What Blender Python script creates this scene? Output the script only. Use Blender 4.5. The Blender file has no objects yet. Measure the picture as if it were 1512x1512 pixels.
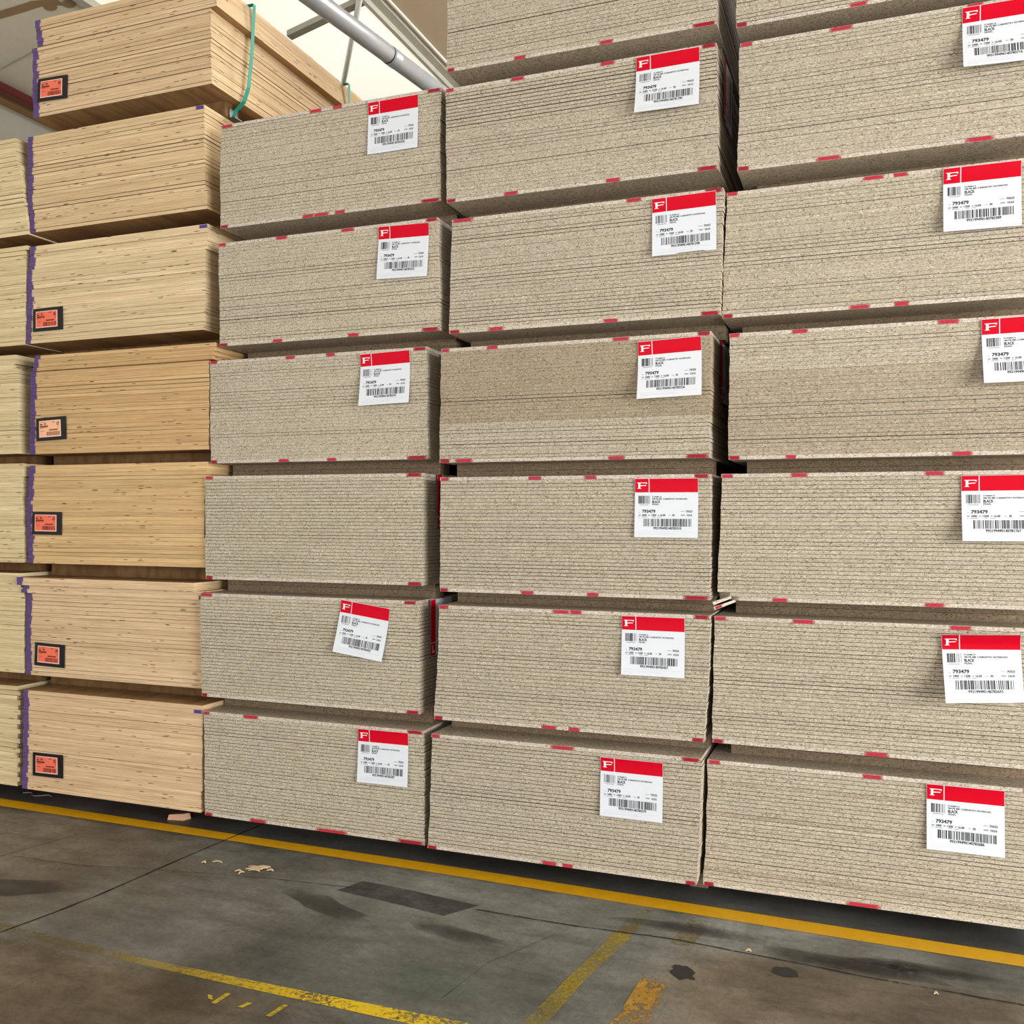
import bpy, math, random
from mathutils import Matrix, Vector
random.seed(7)
C = bpy.context.scene.collection
PI = math.pi

# ---------------------------------------------------------------- helpers
def lin(c):
    c /= 255.0
    return c / 12.92 if c <= 0.04045 else ((c + 0.055) / 1.055) ** 2.4
def rgb(r, g, b, k=1.0):
    return (lin(r) * k, lin(g) * k, lin(b) * k, 1)

class MB:
    """collects faces and links them as one mesh object"""
    def __init__(self):
        self.v = []; self.f = []; self.m = []
    def add(self, verts, faces, mi=0):
        o = len(self.v)
        self.v += [tuple(p) for p in verts]
        self.f += [tuple(i + o for i in f) for f in faces]
        self.m += [mi] * len(faces)
    def quad(self, a, b, c, d, mi=0):
        self.add([a, b, c, d], [(0, 1, 2, 3)], mi)
    def box(self, x0, x1, y0, y1, z0, z1, mi=0):
        v = [(x0, y0, z0), (x1, y0, z0), (x1, y1, z0), (x0, y1, z0), (x0, y0, z1), (x1, y0, z1), (x1, y1, z1), (x0, y1, z1)]
        self.add(v, [(3, 2, 1, 0), (4, 5, 6, 7), (0, 1, 5, 4), (1, 2, 6, 5), (2, 3, 7, 6), (3, 0, 4, 7)], mi)
    def tube(self, a, b, r, n=20, mi=0, cap=True):
        a = Vector(a); b = Vector(b); d = (b - a).normalized()
        u = d.orthogonal().normalized(); w = d.cross(u)
        vs = []
        for p in (a, b):
            for i in range(n):
                t = 2 * PI * i / n
                vs.append(p + (u * math.cos(t) + w * math.sin(t)) * r)
        fs = [(i, (i + 1) % n, n + (i + 1) % n, n + i) for i in range(n)]
        if cap:
            fs += [tuple(range(n - 1, -1, -1)), tuple(range(n, 2 * n))]
        self.add(vs, fs, mi)
    def build(self, name, mats, parent=None, loc=(0, 0, 0), rot=(0, 0, 0), smooth=False):
        me = bpy.data.meshes.new(name)
        me.from_pydata(self.v, [], self.f)
        if not isinstance(mats, (list, tuple)): mats = [mats]
        for m in mats: me.materials.append(m)
        me.polygons.foreach_set('material_index', self.m)
        if smooth: me.polygons.foreach_set('use_smooth', [True] * len(self.f))
        me.update()
        o = bpy.data.objects.new(name, me); C.objects.link(o)
        o.location = loc; o.rotation_euler = rot
        if parent: o.parent = parent
        return o

def tag(o, label=None, cat=None, group=None, kind=None):
    if label: o['label'] = label
    if cat: o['category'] = cat
    if group: o['group'] = group
    if kind: o['kind'] = kind
    return o
def empty(name, loc):
    o = bpy.data.objects.new(name, None); C.objects.link(o); o.location = loc
    o.empty_display_size = 0.05
    return o

# ---------------------------------------------------------------- materials
class NT:
    def __init__(self, name):
        self.mat = bpy.data.materials.new(name); self.mat.use_nodes = True
        self.t = self.mat.node_tree; self.n = self.t.nodes
        self.b = self.n['Principled BSDF']; self.out = self.n['Material Output']
    def add(self, typ, **kw):
        x = self.n.new(typ)
        for k, v in kw.items(): setattr(x, k, v)
        return x
    def link(self, a, b): self.t.links.new(a, b)
    def math(self, op, a, b=None, c=None, clamp=False):
        x = self.add('ShaderNodeMath', operation=op, use_clamp=clamp)
        for i, q in enumerate((a, b, c)):
            if q is None: continue
            if isinstance(q, (int, float)): x.inputs[i].default_value = q
            else: self.link(q, x.inputs[i])
        return x.outputs[0]
    def mix(self, fac, a, b, mode='MIX'):
        x = self.add('ShaderNodeMix', data_type='RGBA', blend_type=mode)
        for s, q in ((x.inputs['Factor'], fac), (x.inputs['A'], a), (x.inputs['B'], b)):
            if isinstance(q, (int, float, tuple)): 
                s.default_value = q
            else: self.link(q, s)
        return x.outputs['Result']
    def ramp(self, fac, stops, interp='LINEAR'):
        x = self.add('ShaderNodeValToRGB'); x.color_ramp.interpolation = interp
        e = x.color_ramp.elements
        while len(e) < len(stops): e.new(0.5)
        for k, (p, c) in enumerate(stops):
            e[k].position = p; e[k].color = c if isinstance(c, tuple) else (c, c, c, 1)
        self.link(fac, x.inputs[0])
        return x.outputs[0]
    def coords(self, scale=(1, 1, 1), rnd=True, vec=None):
        if vec is None:
            vec = self.add('ShaderNodeTexCoord').outputs['Object']
        if rnd:
            r = self.add('ShaderNodeObjectInfo').outputs['Random']
            cmb = self.add('ShaderNodeCombineXYZ')
            self.link(self.math('MULTIPLY', r, 37.0), cmb.inputs[0])
            self.link(self.math('MULTIPLY', r, 91.0), cmb.inputs[1])
            self.link(self.math('MULTIPLY', r, 53.0), cmb.inputs[2])
            a = self.add('ShaderNodeVectorMath', operation='ADD')
            self.link(vec, a.inputs[0]); self.link(cmb.outputs[0], a.inputs[1]); vec = a.outputs[0]
        m = self.add('ShaderNodeVectorMath', operation='MULTIPLY')
        self.link(vec, m.inputs[0]); m.inputs[1].default_value = scale
        return m.outputs[0]
    def noise(self, vec, scale=1.0, detail=2, rough=0.5):
        x = self.add('ShaderNodeTexNoise'); x.inputs['Scale'].default_value = scale
        x.inputs['Detail'].default_value = detail; x.inputs['Roughness'].default_value = rough
        self.link(vec, x.inputs['Vector'])
        return x.outputs['Fac']
    def voro(self, vec, scale=1.0):
        x = self.add('ShaderNodeTexVoronoi'); x.inputs['Scale'].default_value = scale
        self.link(vec, x.inputs['Vector'])
        return x
    def base(self, col, rough=0.8, spec=0.3):
        if isinstance(col, tuple): self.b.inputs['Base Color'].default_value = col
        else: self.link(col, self.b.inputs['Base Color'])
        self.b.inputs['Roughness'].default_value = rough
        self.b.inputs['Specular IOR Level'].default_value = spec
        return self.mat
    def bump(self, h, strength=0.3, dist=0.001):
        x = self.add('ShaderNodeBump'); x.inputs['Strength'].default_value = strength
        x.inputs['Distance'].default_value = dist
        self.link(h, x.inputs['Height']); self.link(x.outputs[0], self.b.inputs['Normal'])

def plain(name, col, rough=0.7, spec=0.3, metal=0.0, wear=0.0):
    n = NT(name)
    c = col
    if wear:
        v = n.coords((1, 1, 1), rnd=False)
        f = n.noise(v, 9, 5, 0.6)
        c = n.mix(n.math('MULTIPLY', n.ramp(f, [(0.42, 0.0), (0.75, 1.0)]), wear), col, tuple(x * 0.55 for x in col[:3]) + (1,))
    n.base(c, rough, spec); n.b.inputs['Metallic'].default_value = metal
    return n.mat

def pb_edge(name, col):
    """raw chipboard edge: packed flakes, pale and dark specks"""
    n = NT(name)
    v = n.coords((200, 200, 310))
    vo = n.voro(v)
    sep = n.add('ShaderNodeSeparateColor'); n.link(vo.outputs['Color'], sep.inputs[0])
    k = lambda s: tuple(x * s for x in col[:3]) + (1,)
    dark = (col[0] * 0.48, col[1] * 0.43, col[2] * 0.37, 1)
    c = n.ramp(sep.outputs[0], [(0.0, dark), (0.04, dark), (0.09, k(0.84)), (0.35, k(0.96)), (0.6, k(1.03)), (0.86, k(1.1)), (0.92, k(1.32)), (1.0, k(1.4))])
    f2 = n.noise(n.coords((80, 80, 210)), 1, 3, 0.7)
    c = n.mix(0.68, c, n.ramp(f2, [(0.3, (0.66, 0.63, 0.58, 1)), (0.48, (0.98, 0.98, 0.98, 1)), (0.7, (1.2, 1.2, 1.2, 1))]), 'MULTIPLY')
    f3 = n.noise(n.coords((3.0, 3.0, 9.0)), 1, 3, 0.6)
    c = n.mix(0.3, c, n.ramp(f3, [(0.3, (0.84, 0.83, 0.80, 1)), (0.7, (1.1, 1.1, 1.1, 1))]), 'MULTIPLY')
    r = n.add('ShaderNodeObjectInfo').outputs['Random']
    c = n.mix(1.0, c, n.ramp(r, [(0.0, (0.965, 0.96, 0.95, 1)), (1.0, (1.03, 1.03, 1.03, 1))]), 'MULTIPLY')
    n.base(c, 0.9, 0.15)
    n.bump(sep.outputs[1], 0.15, 0.0006)
    return n.mat

def ply_edge(name, col, purple=False):
    """stacked veneer edges: fine streaks along the sheet, small dark core gaps"""
    n = NT(name)
    tc = n.add('ShaderNodeTexCoord').outputs['Object']
    sp = n.add('ShaderNodeSeparateXYZ'); n.link(tc, sp.inputs[0])
    along = n.math('ADD', sp.outputs[0], sp.outputs[1])
    cb = n.add('ShaderNodeCombineXYZ'); n.link(along, cb.inputs[0]); n.link(sp.outputs[2], cb.inputs[2])
    vec = cb.outputs[0]
    s1 = n.noise(n.coords((3.5, 1, 420), True, vec), 1, 2, 0.5)
    s2 = n.noise(n.coords((14, 1, 900), True, vec), 1, 2, 0.5)
    s3 = n.noise(n.coords((1.2, 1, 60), True, vec), 1, 2, 0.5)
    k = lambda a, b, c: (col[0] * a, col[1] * b, col[2] * c, 1)
    c = n.ramp(s1, [(0.30, k(0.74, 0.66, 0.57)), (0.42, k(0.94, 0.92, 0.88)), (0.55, k(1.04, 1.04, 1.03)), (0.72, k(1.2, 1.22, 1.25))])
    c = n.mix(0.6, c, n.ramp(s2, [(0.3, (0.72, 0.68, 0.62, 1)), (0.5, (1, 1, 1, 1)), (0.7, (1.16, 1.16, 1.16, 1))]), 'MULTIPLY')
    c = n.mix(0.6, c, n.ramp(s3, [(0.3, (0.86, 0.82, 0.76, 1)), (0.7, (1.08, 1.08, 1.08, 1))]), 'MULTIPLY')
    vo = n.voro(n.coords((20, 1, 260), True, vec))
    sc = n.add('ShaderNodeSeparateColor'); n.link(vo.outputs['Color'], sc.inputs[0])
    knot = n.math('MULTIPLY', n.math('LESS_THAN', sc.outputs[0], 0.03), n.math('LESS_THAN', vo.outputs['Distance'], 0.42))
    c = n.mix(knot, c, (0.05, 0.03, 0.015, 1))
    r = n.add('ShaderNodeObjectInfo').outputs['Random']
    c = n.mix(1.0, c, n.ramp(r, [(0.0, (0.90, 0.88, 0.85, 1)), (1.0, (1.08, 1.08, 1.08, 1))]), 'MULTIPLY')
    if purple:
        e = n.noise(n.coords((60, 60, 60)), 1, 3, 0.7)
        w = n.math('ADD', n.math('MULTIPLY', r, 0.016), n.math('MULTIPLY', e, 0.02))
        w = n.math('ADD', w, 0.024)
        d = n.math('SUBTRACT', w, sp.outputs[0])
        a = n.math('MULTIPLY', d, 140.0, clamp=True)
        a = n.math('MULTIPLY', a, 0.93)
        pc = n.mix(n.noise(n.coords((9, 9, 120)), 1, 2, 0.5), rgb(56, 36, 104), rgb(98, 74, 142))
        c = n.mix(a, c, pc)
    n.base(c, 0.82, 0.2)
    n.bump(s1, 0.25, 0.0006)
    return n.mat

def veneer(name, col):
    n = NT(name)
    f = n.noise(n.coords((22, 1.6, 10)), 1, 5, 0.6)
    g = n.noise(n.coords((3, 1.2, 3)), 1, 3, 0.5)
    c = n.ramp(f, [(0.3, (col[0] * .62, col[1] * .55, col[2] * .48, 1)), (0.55, col), (0.75, tuple(x * 1.15 for x in col[:3]) + (1,))])
    c = n.mix(0.5, c, n.ramp(g, [(0.35, (.7, .66, .6, 1)), (.65, (1.1, 1.1, 1.1, 1))]), 'MULTIPLY')
    n.base(c, 0.7, 0.25)
    return n.mat

PBCOL = {'std': (0.465, 0.405, 0.315), 'grey': (0.49, 0.43, 0.33), 'dark': (0.365, 0.30, 0.21), 'warm': (0.405, 0.34, 0.255), 'pale': (0.575, 0.505, 0.425)}
M_pb = {k: pb_edge('chipboard_edge_' + k, v + (1,)) for k, v in PBCOL.items()}
M_raw = pb_edge('chipboard_face', (0.46, 0.39, 0.295, 1))
M_black = plain('black_melamine', (0.035, 0.028, 0.022, 1), 0.45, 0.4)
PLYCOL = {'A7': (0.66, 0.49, 0.31), 'A6': (0.71, 0.54, 0.33), 'A5': (0.74, 0.59, 0.38), 'A4': (0.62, 0.42, 0.215), 'A3': (0.66, 0.46, 0.24),
          'A2': (0.71, 0.53, 0.34), 'A1': (0.71, 0.52, 0.33), 'Z': (0.72, 0.60, 0.37)}
M_ply = {k: ply_edge('plywood_edge_' + k, v + (1,), k[0] == 'A') for k, v in PLYCOL.items()}
M_ven = veneer('plywood_face', (0.42, 0.25, 0.11, 1))
M_plygap = plain('plywood_arris', (0.16, 0.10, 0.05, 1), 0.9, 0.1)

def spray(name, c1, c2):
    """spray paint that fades at both ends of the mark"""
    n = NT(name)
    g = n.add('ShaderNodeTexCoord').outputs['Generated']
    sp = n.add('ShaderNodeSeparateXYZ'); n.link(g, sp.inputs[0])
    x = sp.outputs[0]
    d = n.math('MINIMUM', x, n.math('SUBTRACT', 1.0, x))
    e = n.noise(n.coords((160, 160, 260)), 1, 3, 0.7)
    a = n.math('MULTIPLY', n.math('ADD', d, n.math('MULTIPLY', n.math('SUBTRACT', e, 0.44), 0.5)), 5.0, clamp=True)
    a = n.math('MULTIPLY', a, 0.94)
    f = n.noise(n.coords((120, 120, 200)), 1, 2, 0.6)
    c = n.mix(f, c1, c2)
    n.base(c, 0.6, 0.3)
    tr = n.add('ShaderNodeBsdfTransparent'); mx = n.add('ShaderNodeMixShader')
    n.link(a, mx.inputs[0]); n.link(tr.outputs[0], mx.inputs[1]); n.link(n.b.outputs[0], mx.inputs[2])
    n.link(mx.outputs[0], n.out.inputs['Surface'])
    return n.mat
M_red = spray('red_spray', rgb(165, 14, 44), rgb(208, 62, 84))
M_reddeep = spray('red_spray_deep', rgb(140, 8, 32), rgb(178, 28, 55))

M_paper = plain('label_paper', (0.74, 0.77, 0.82, 1), 0.5, 0.3)
M_redink = plain('label_red', rgb(208, 2, 34), 0.5, 0.12)
M_ink = plain('label_ink', (0.03, 0.03, 0.035, 1), 0.6, 0.2)
M_greyink = plain('label_grey_ink', (0.30, 0.31, 0.34, 1), 0.6, 0.2)
M_fineink = plain('label_fine_print', (0.55, 0.56, 0.62, 1), 0.6, 0.2)
M_white = plain('label_white_ink', (0.86, 0.86, 0.88, 1), 0.45, 0.3)
M_pouch = plain('pouch_black', (0.012, 0.012, 0.014, 1), 0.35, 0.4)
M_orange = plain('card_orange', rgb(242, 118, 92), 0.5, 0.3)
M_peach = plain('card_peach', rgb(248, 190, 150), 0.5, 0.3)
M_cardedge = plain('card_border', rgb(246, 205, 190), 0.5, 0.3)
M_cardink = plain('card_ink', rgb(110, 45, 30), 0.6, 0.2)

# ---------------------------------------------------------------- sheets
def prism(mb, poly, t, b, e, mats, xf=None):
    """sheet with a small chamfer on both long arrises; mats = indices of edge, face, chamfer"""
    n = len(poly)
    cx = (min(p[0] for p in poly) + max(p[0] for p in poly)) / 2; cy = (min(p[1] for p in poly) + max(p[1] for p in poly)) / 2
    w = max(p[0] for p in poly) - min(p[0] for p in poly); l = max(p[1] for p in poly) - min(p[1] for p in poly)
    ins = [(cx + (x - cx) * (1 - 2 * e / w), cy + (y - cy) * (1 - 2 * e / l)) for x, y in poly]
    rings = [[(x, y, 0) for x, y in ins], [(x, y, b) for x, y in poly], [(x, y, t - b) for x, y in poly], [(x, y, t) for x, y in ins]]
    vs = [p for r in rings for p in r]
    if xf: vs = [xf @ Vector(p) for p in vs]
    mb.add(vs, [], 0); o = len(mb.v) - len(vs)
    def f(idx, mi):
        mb.f.append(tuple(i + o for i in idx)); mb.m.append(mi)
    f(range(n - 1, -1, -1), mats[1]); f(range(3 * n, 4 * n), mats[1])
    for r, mi in ((0, mats[2]), (1, mats[0]), (2, mats[2])):
        for i in range(n):
            j = (i + 1) % n
            f((r * n + i, r * n + j, (r + 1) * n + j, (r + 1) * n + i), mi)

ORD = ['', 'topmost', 'second', 'third', 'fourth', 'fifth', 'sixth', 'seventh', 'eighth', 'ninth', 'tenth', 'eleventh', 'twelfth', 'thirteenth', 'fourteenth',
       'fifteenth', 'sixteenth', 'seventeenth', 'eighteenth', 'nineteenth', 'twentieth', 'twenty-first', 'twenty-second', 'twenty-third', 'twenty-fourth',
       'twenty-fifth', 'twenty-sixth', 'twenty-seventh', 'twenty-eighth', 'twenty-ninth', 'thirtieth', 'thirty-first', 'thirty-second']
PACK = {1: 'lowest pack', 2: 'second pack up', 3: 'third pack up', 4: 'fourth pack up', 5: 'fifth pack up', 6: 'sixth pack up', 7: 'seventh pack up'}
COLN = {'B': 'left-hand chipboard column', 'C': 'middle chipboard column', 'D': 'right-hand chipboard column', 'A': 'purple-edged plywood column', 'Z': 'left-edge plywood column'}

# name: x of the left edge at the bottom and at the top, front plane y, bottom z
PK = {
 'A1': (-2.470, -2.472, -0.025, 0.091), 'A2': (-2.489, -2.500, 0.015, 0.696), 'A3': (-2.488, -2.490, 0.016, 1.302), 'A4': (-2.476, -2.474, 0.013, 1.893),
 'A5': (-2.497, -2.490, 0.012, 2.494), 'A6': (-2.503, -2.515, 0.022, 3.101), 'A7': (-2.452, -2.449, 0.003, 3.716),
 'B1': (-1.269, -1.279, -0.034, 0.085), 'B2': (-1.304, -1.316, -0.018, 0.666), 'B3': (-1.300, -1.307, 0.002, 1.246), 'B4': (-1.283, -1.290, 0.015, 1.822),
 'B5': (-1.219, -1.230, -0.001, 2.400), 'B6': (-1.216, -1.213, -0.004, 2.984),
 'C1': (-0.050, -0.032, -0.045, 0.080), 'C2': (-0.028, -0.006, -0.027, 0.653), 'C3': (-0.008, -0.010, -0.010, 1.224), 'C4': (-0.012, -0.005, -0.013, 1.801),
 'C5': (0.030, 0.042, -0.005, 2.379), 'C6': (0.024, 0.016, -0.022, 2.963), 'C7': (0.014, 0.016, -0.003, 3.559),
 'D1': (1.162, 1.178, 0.018, 0.063), 'D2': (1.200, 1.207, 0.005, 0.648), 'D3': (1.216, 1.231, 0.025, 1.224), 'D4': (1.260, 1.262, 0.028, 1.793),
 'D5': (1.233, 1.250, 0.035, 2.370), 'D6': (1.298, 1.309, -0.016, 2.945), 'D7': (1.289, 1.295, 0.014, 3.538),
 'Z1': (-3.722, -3.724, 0.00, 0.088), 'Z2': (-3.715, -3.716, 0.01, 0.702), 'Z3': (-3.725, -3.730, 0.01, 1.302), 'Z4': (-3.760, -3.775, 0.01, 1.898),
 'Z5': (-3.712, -3.715, 0.01, 2.490), 'Z6': (-3.712, -3.745, 0.01, 3.092)}
W_PB = 1.2; T_PB = 0.016; N_PB = 32; LEN = 2.4
W_A = 1.178; T_A = 0.0212; N_A = 25
T_Z = 0.0259; N_Z = 21

# red paint marks, distance from the left edge of the pack (T top sheet, B bottom sheet)
MARKS = {'B6T': [(0.001, 0.069), (0.512, 0.572), (0.642, 0.682), (1.13, 1.199)], 'B6B': [(0.0, 0.047), (0.477, 0.53), (0.54, 0.615), (0.656, 0.703), (1.1, 1.199)],
 'B5T': [(0, 0.047), (0.34, 0.398), (0.704, 0.766), (1.141, 1.199)], 'B5B': [(0, 0.05), (0.315, 0.361), (0.731, 0.782), (1.11, 1.199)],
 'B4T': [(0.002, 0.047), (0.448, 0.494), (0.675, 0.715), (1.13, 1.199)], 'B4B': [(0, 0.04), (0.402, 0.456), (0.674, 0.719), (1.09, 1.199)],
 'B3T': [(0.001, 0.05), (1.12, 1.199)], 'B3B': [(0, 0.044), (1.12, 1.196)], 'B2T': [(0, 0.076), (1.13, 1.195)], 'B2B': [(0, 0.035), (1.131, 1.199)],
 'B1T': [(0, 0.039), (0.235, 0.317), (1.119, 1.199)], 'B1B': [(0.0, 0.048), (0.267, 0.356), (0.638, 0.802), (1.062, 1.199)],
 'C7B': [(0.001, 0.037), (0.326, 0.373), (0.712, 0.765), (1.1, 1.199)], 'C6T': [(0, 0.041), (0.316, 0.373), (0.719, 0.774), (1.14, 1.199)],
 'C6B': [(0, 0.043), (0.279, 0.336), (0.737, 0.792), (1.115, 1.199)], 'C5T': [(0, 0.107), (0.803, 0.86), (1.123, 1.199)],
 'C5B': [(0, 0.054), (0.194, 0.258), (0.718, 0.774), (1.12, 1.199)], 'C4T': [(0.001, 0.041), (0.224, 0.269), (0.794, 0.858), (1.144, 1.199)],
 'C4B': [(0, 0.052), (0.081, 0.157), (0.784, 0.848), (1.105, 1.199)], 'C3T': [(0.001, 0.045), (0.424, 0.477), (0.677, 0.722), (1.135, 1.199)],
 'C3B': [(0, 0.04), (0.391, 0.441), (0.688, 0.732), (1.09, 1.199)], 'C2T': [(0.0, 0.05), (0.54, 0.606), (0.617, 0.661), (1.135, 1.199)],
 'C2B': [(0, 0.043), (0.512, 0.573), (0.634, 0.675), (1.15, 1.199)], 'C1T': [(0.0, 0.043), (0.563, 0.662), (1.115, 1.199)],
 'C1B': [(0, 0.048), (0.542, 0.602), (0.635, 0.674), (1.15, 1.199)], 'D7B': [(0.0, 0.043), (0.435, 0.494)],
 'D6T': [(0.0, 0.05), (0.344, 0.421), (0.826, 0.871)], 'D6B': [(0, 0.048), (0.305, 0.39), (0.832, 0.919)], 'D5T': [(0, 0.045), (0.524, 0.592), (0.633, 0.677)],
 'D5B': [(0.001, 0.044), (0.49, 0.559), (0.654, 0.699)], 'D4T': [(0.0, 0.043), (0.248, 0.302), (0.775, 0.843)], 'D4B': [(0, 0.046), (0.226, 0.259), (0.827, 0.889)],
 'D3T': [(0.0, 0.049), (0.276, 0.332), (0.76, 0.823)], 'D3B': [(0.219, 0.271), (0.776, 0.839)], 'D2T': [(0.0, 0.048), (0.306, 0.384), (0.87, 0.937)],
 'D2B': [(0, 0.046), (0.58, 0.66)], 'D1T': [(0.003, 0.054), (0.595, 0.661), (1.138, 1.195)], 'D1B': [(0.001, 0.045), (0.553, 0.67)]}

INDIVIDUAL = {'D1', 'D2', 'D3', 'D4', 'D5', 'D6', 'C1', 'C2', 'C3'}   # the packs that show largest, sheet by sheet
PB_KEYS = ['std', 'grey', 'dark', 'warm', 'pale']
PB_MATS = [M_pb[k] for k in PB_KEYS] + [M_raw, M_black]
stuff = MB(); stuff_marks = []; aleft = []

def pb_tint(col, p, k):           # k counts from the bottom
    if k in (0, N_PB - 1): return 'pale'
    if col + str(p) == 'C4': return 'dark' if k > 10 else 'std'
    if col + str(p) == 'D4': return 'std' if k > 21 else 'warm'
    if col == 'B': return 'grey'
    return random.choices(['std', 'grey', 'warm'], [16, 3, 1 if col == 'D' and p < 4 else 0])[0]

def mark_boxes(name, parent, spans, w, t, z0=0.0, xo=0.0, yo=0.0):
    for a, b in spans:
        mb = MB()
        deep = b > 1.19
        h0 = 0.0005; h1 = t * random.uniform(.9, .985)
        if .06 < a and b < 1.15: a -= .006; b += .006
        mb.box(xo + a, xo + min(b, w), yo - 0.0006, yo + 0.0002, z0 + h0, z0 + h1)
        o = mb.build('paint_mark', M_reddeep if (deep or name[2] == 'B' and a < .02) else M_red, parent)
        o['label'] = 'red paint mark'
        if deep:                                  # the corner marks run round onto the side
            mb = MB(); mb.box(xo + w - 0.0002, xo + w + 0.0006, yo, yo + 0.09, z0 + h0, z0 + h1)
            mb.build('paint_mark', M_reddeep, parent)['label'] = 'red paint mark'

for key, (xb, xt, y0, zb) in PK.items():
    col, p = key[0], int(key[1])
    if col in 'BCD':
        wander = 0.0
        for k in range(N_PB):
            f = k / (N_PB - 1)
            wander = wander * .8 + random.uniform(-0.0016, 0.0016)
            bow = {'C1': .006, 'C2': .004, 'D1': .006, 'B6': -.004}.get(key, 0) * math.sin(PI * f)
            x = xb + (xt - xb) * f + wander + bow
            w = W_PB + random.uniform(-.0012, .0012)
            y = y0 + random.uniform(-.0012, .0012)
            cover = k in (0, N_PB - 1)
            firm = key in ('C1', 'C2', 'C3', 'D1', 'D2', 'D3', 'B1', 'B2', 'B3')
            q = random.random()
            if q < (.10 if firm else .22): b, e = .0014, .0021
            elif firm: b, e = random.uniform(.0006, .0010), random.uniform(.0008, .0012)
            else: b, e = random.uniform(.0001, .0005), .0006
            if key == 'C6' and k > 19: b, e = random.uniform(.0008, .0019), .002
            if cover: b, e = .0005, .0005; w = W_PB; x = xb + (xt - xb) * f
            if key == 'C1': w -= .006
            poly = [(0, 0), (w, 0), (w, LEN), (0, LEN)]
            if key == 'D3' and k == 0: poly = [(0.085, 0), (w, 0), (w, LEN), (0, LEN), (0, .07)]
            if key == 'D3' and k == 1: poly = [(0.05, 0), (w, 0), (w, LEN), (0, LEN), (0, .05)]
            z = zb + k * T_PB
            tint = PB_KEYS.index(pb_tint(col, p, k))
            t = T_PB - .0002
            spans = None
            if k == 0: spans = MARKS.get(key + 'B')
            if k == N_PB - 1: spans = MARKS.get(key + 'T')
            if key in INDIVIDUAL or (key == 'C4' and k < 12):
                mb = MB(); prism(mb, poly, t, b, e, (0, 1, 2))
                o = mb.build('particleboard_sheet', [PB_MATS[tint], M_raw if cover else M_black, M_black if not cover else PB_MATS[tint]], None, (x, y, z))
                kk = N_PB - k
                pos = 'bottom' if k == 0 else ORD[kk]
                if pos == 'topmost': lab = 'topmost chipboard sheet with red paint marks, %s of the %s' % (PACK[p], COLN[col])
                elif pos == 'bottom': lab = 'bottom chipboard sheet with red paint marks, %s of the %s' % (PACK[p], COLN[col])
                else: lab = 'chipboard sheet, %s from the top in the %s, %s' % (pos, PACK[p], COLN[col])
                tag(o, lab, 'board', 'chipboard sheets in the packs')
                if spans: mark_boxes(key + ('B' if k == 0 else 'T'), o, spans, w, t)
            else:
                prism(stuff, poly, t, b, e, (tint, 5 if cover else 6, tint if cover else 6), Matrix.Translation((x, y, z)))
                if spans: stuff_marks.append((key + ('B' if k == 0 else 'T'), spans, w, t, z, x, y))
    else:
        n, t, w0 = (N_A, T_A, W_A) if col == 'A' else (N_Z, T_Z, 1.2)
        jit = 0.0
        for k in range(n):
            f = k / (n - 1); kk = n - k               # kk = 1 is the top sheet
            jit = jit * .6 + random.uniform(-.003, .003)
            x = xb + (xt - xb) * f + jit; y = y0 + random.uniform(-.002, .002); w = w0
            if key == 'A7':
                x += (.004 + .0028 * kk) if kk <= 7 else (-.016 + .0008 * (kk - 8))
                y += -.004 if kk <= 7 else 0
            if key == 'A2':
                x += {1: -.028, 2: -.030, 3: .022, 4: -.018}.get(kk, .002)
                y -= {1: .032, 2: .032, 3: .016, 4: .018}.get(kk, 0)
            if key == 'A4' and kk <= 4: x += .040 + .004 * (4 - kk); y -= .022
            if key == 'A3': x += -.012 if 8 < kk < 19 else .004
            if key == 'A5': x += .006 if kk < 7 else -.008
            if key == 'A6': x += .008 if kk > 20 else -.004
            if key == 'A1' and kk > 20: x -= .006
            if key[0] == 'Z':
                step = {'Z6': [(6, -.045), (10, -.02), (14, -.006), (99, .012)], 'Z5': [(1, .012), (99, -.004)], 'Z4': [(2, -.008), (3, -.03), (99, .005)],
                        'Z3': [(3, 0), (8, -.012), (13, -.004), (99, .004)], 'Z2': [(99, 0)], 'Z1': [(99, 0)]}[key]
                for lim, dx in step:
                    if kk <= lim: x += dx; break
                if key == 'Z1': x += -.02 if kk % 2 else 0
            z = zb + k * t
            if col == 'A':
                for q in range(1, 7):                 # keep clear of the chipboard column beside it
                    bx = PK['B%d' % q]
                    if z < bx[3] + .512 and z + t > bx[3]: x = min(x, min(bx[0], bx[1]) - .004 - w)
                aleft.append((z, z + t, x))
            else:
                for z0, z1, ax in aleft:
                    if z < z1 and z + t > z0: x = min(x, ax - .002 - w)
            b = random.choice([.0004, .0005, .0009, .0022] if key in ('A7', 'A6', 'Z6') else [.0003, .0004, .0005, .0006, .0014]); e = b * 1.3
            mb = MB(); prism(mb, [(0, 0), (w, 0), (w, LEN), (0, LEN)], t - .0002, b, e, (0, 1, 2))
            mk = M_ply[key] if col == 'A' else M_ply['Z']
            o = mb.build('plywood_sheet', [mk, M_ven, M_plygap if b > .0005 else mk], None, (x, y, zb + k * t))
            pos = 'bottom sheet' if k == 0 else ('topmost sheet' if kk == 1 else '%s sheet from the top' % ORD[kk])
            tag(o, 'plywood, %s in the %s, %s' % (pos, PACK[p], COLN[col]), 'board', 'plywood sheets in the packs')

so = stuff.build('particleboard_sheets', PB_MATS)
tag(so, 'raw-edged chipboard sheets filling the left-hand chipboard column and the upper middle packs', 'boards', None, 'stuff')
for nm, spans, w, t, z, x, y in stuff_marks: mark_boxes(nm, so, spans, w, t, z, x, y)

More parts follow.
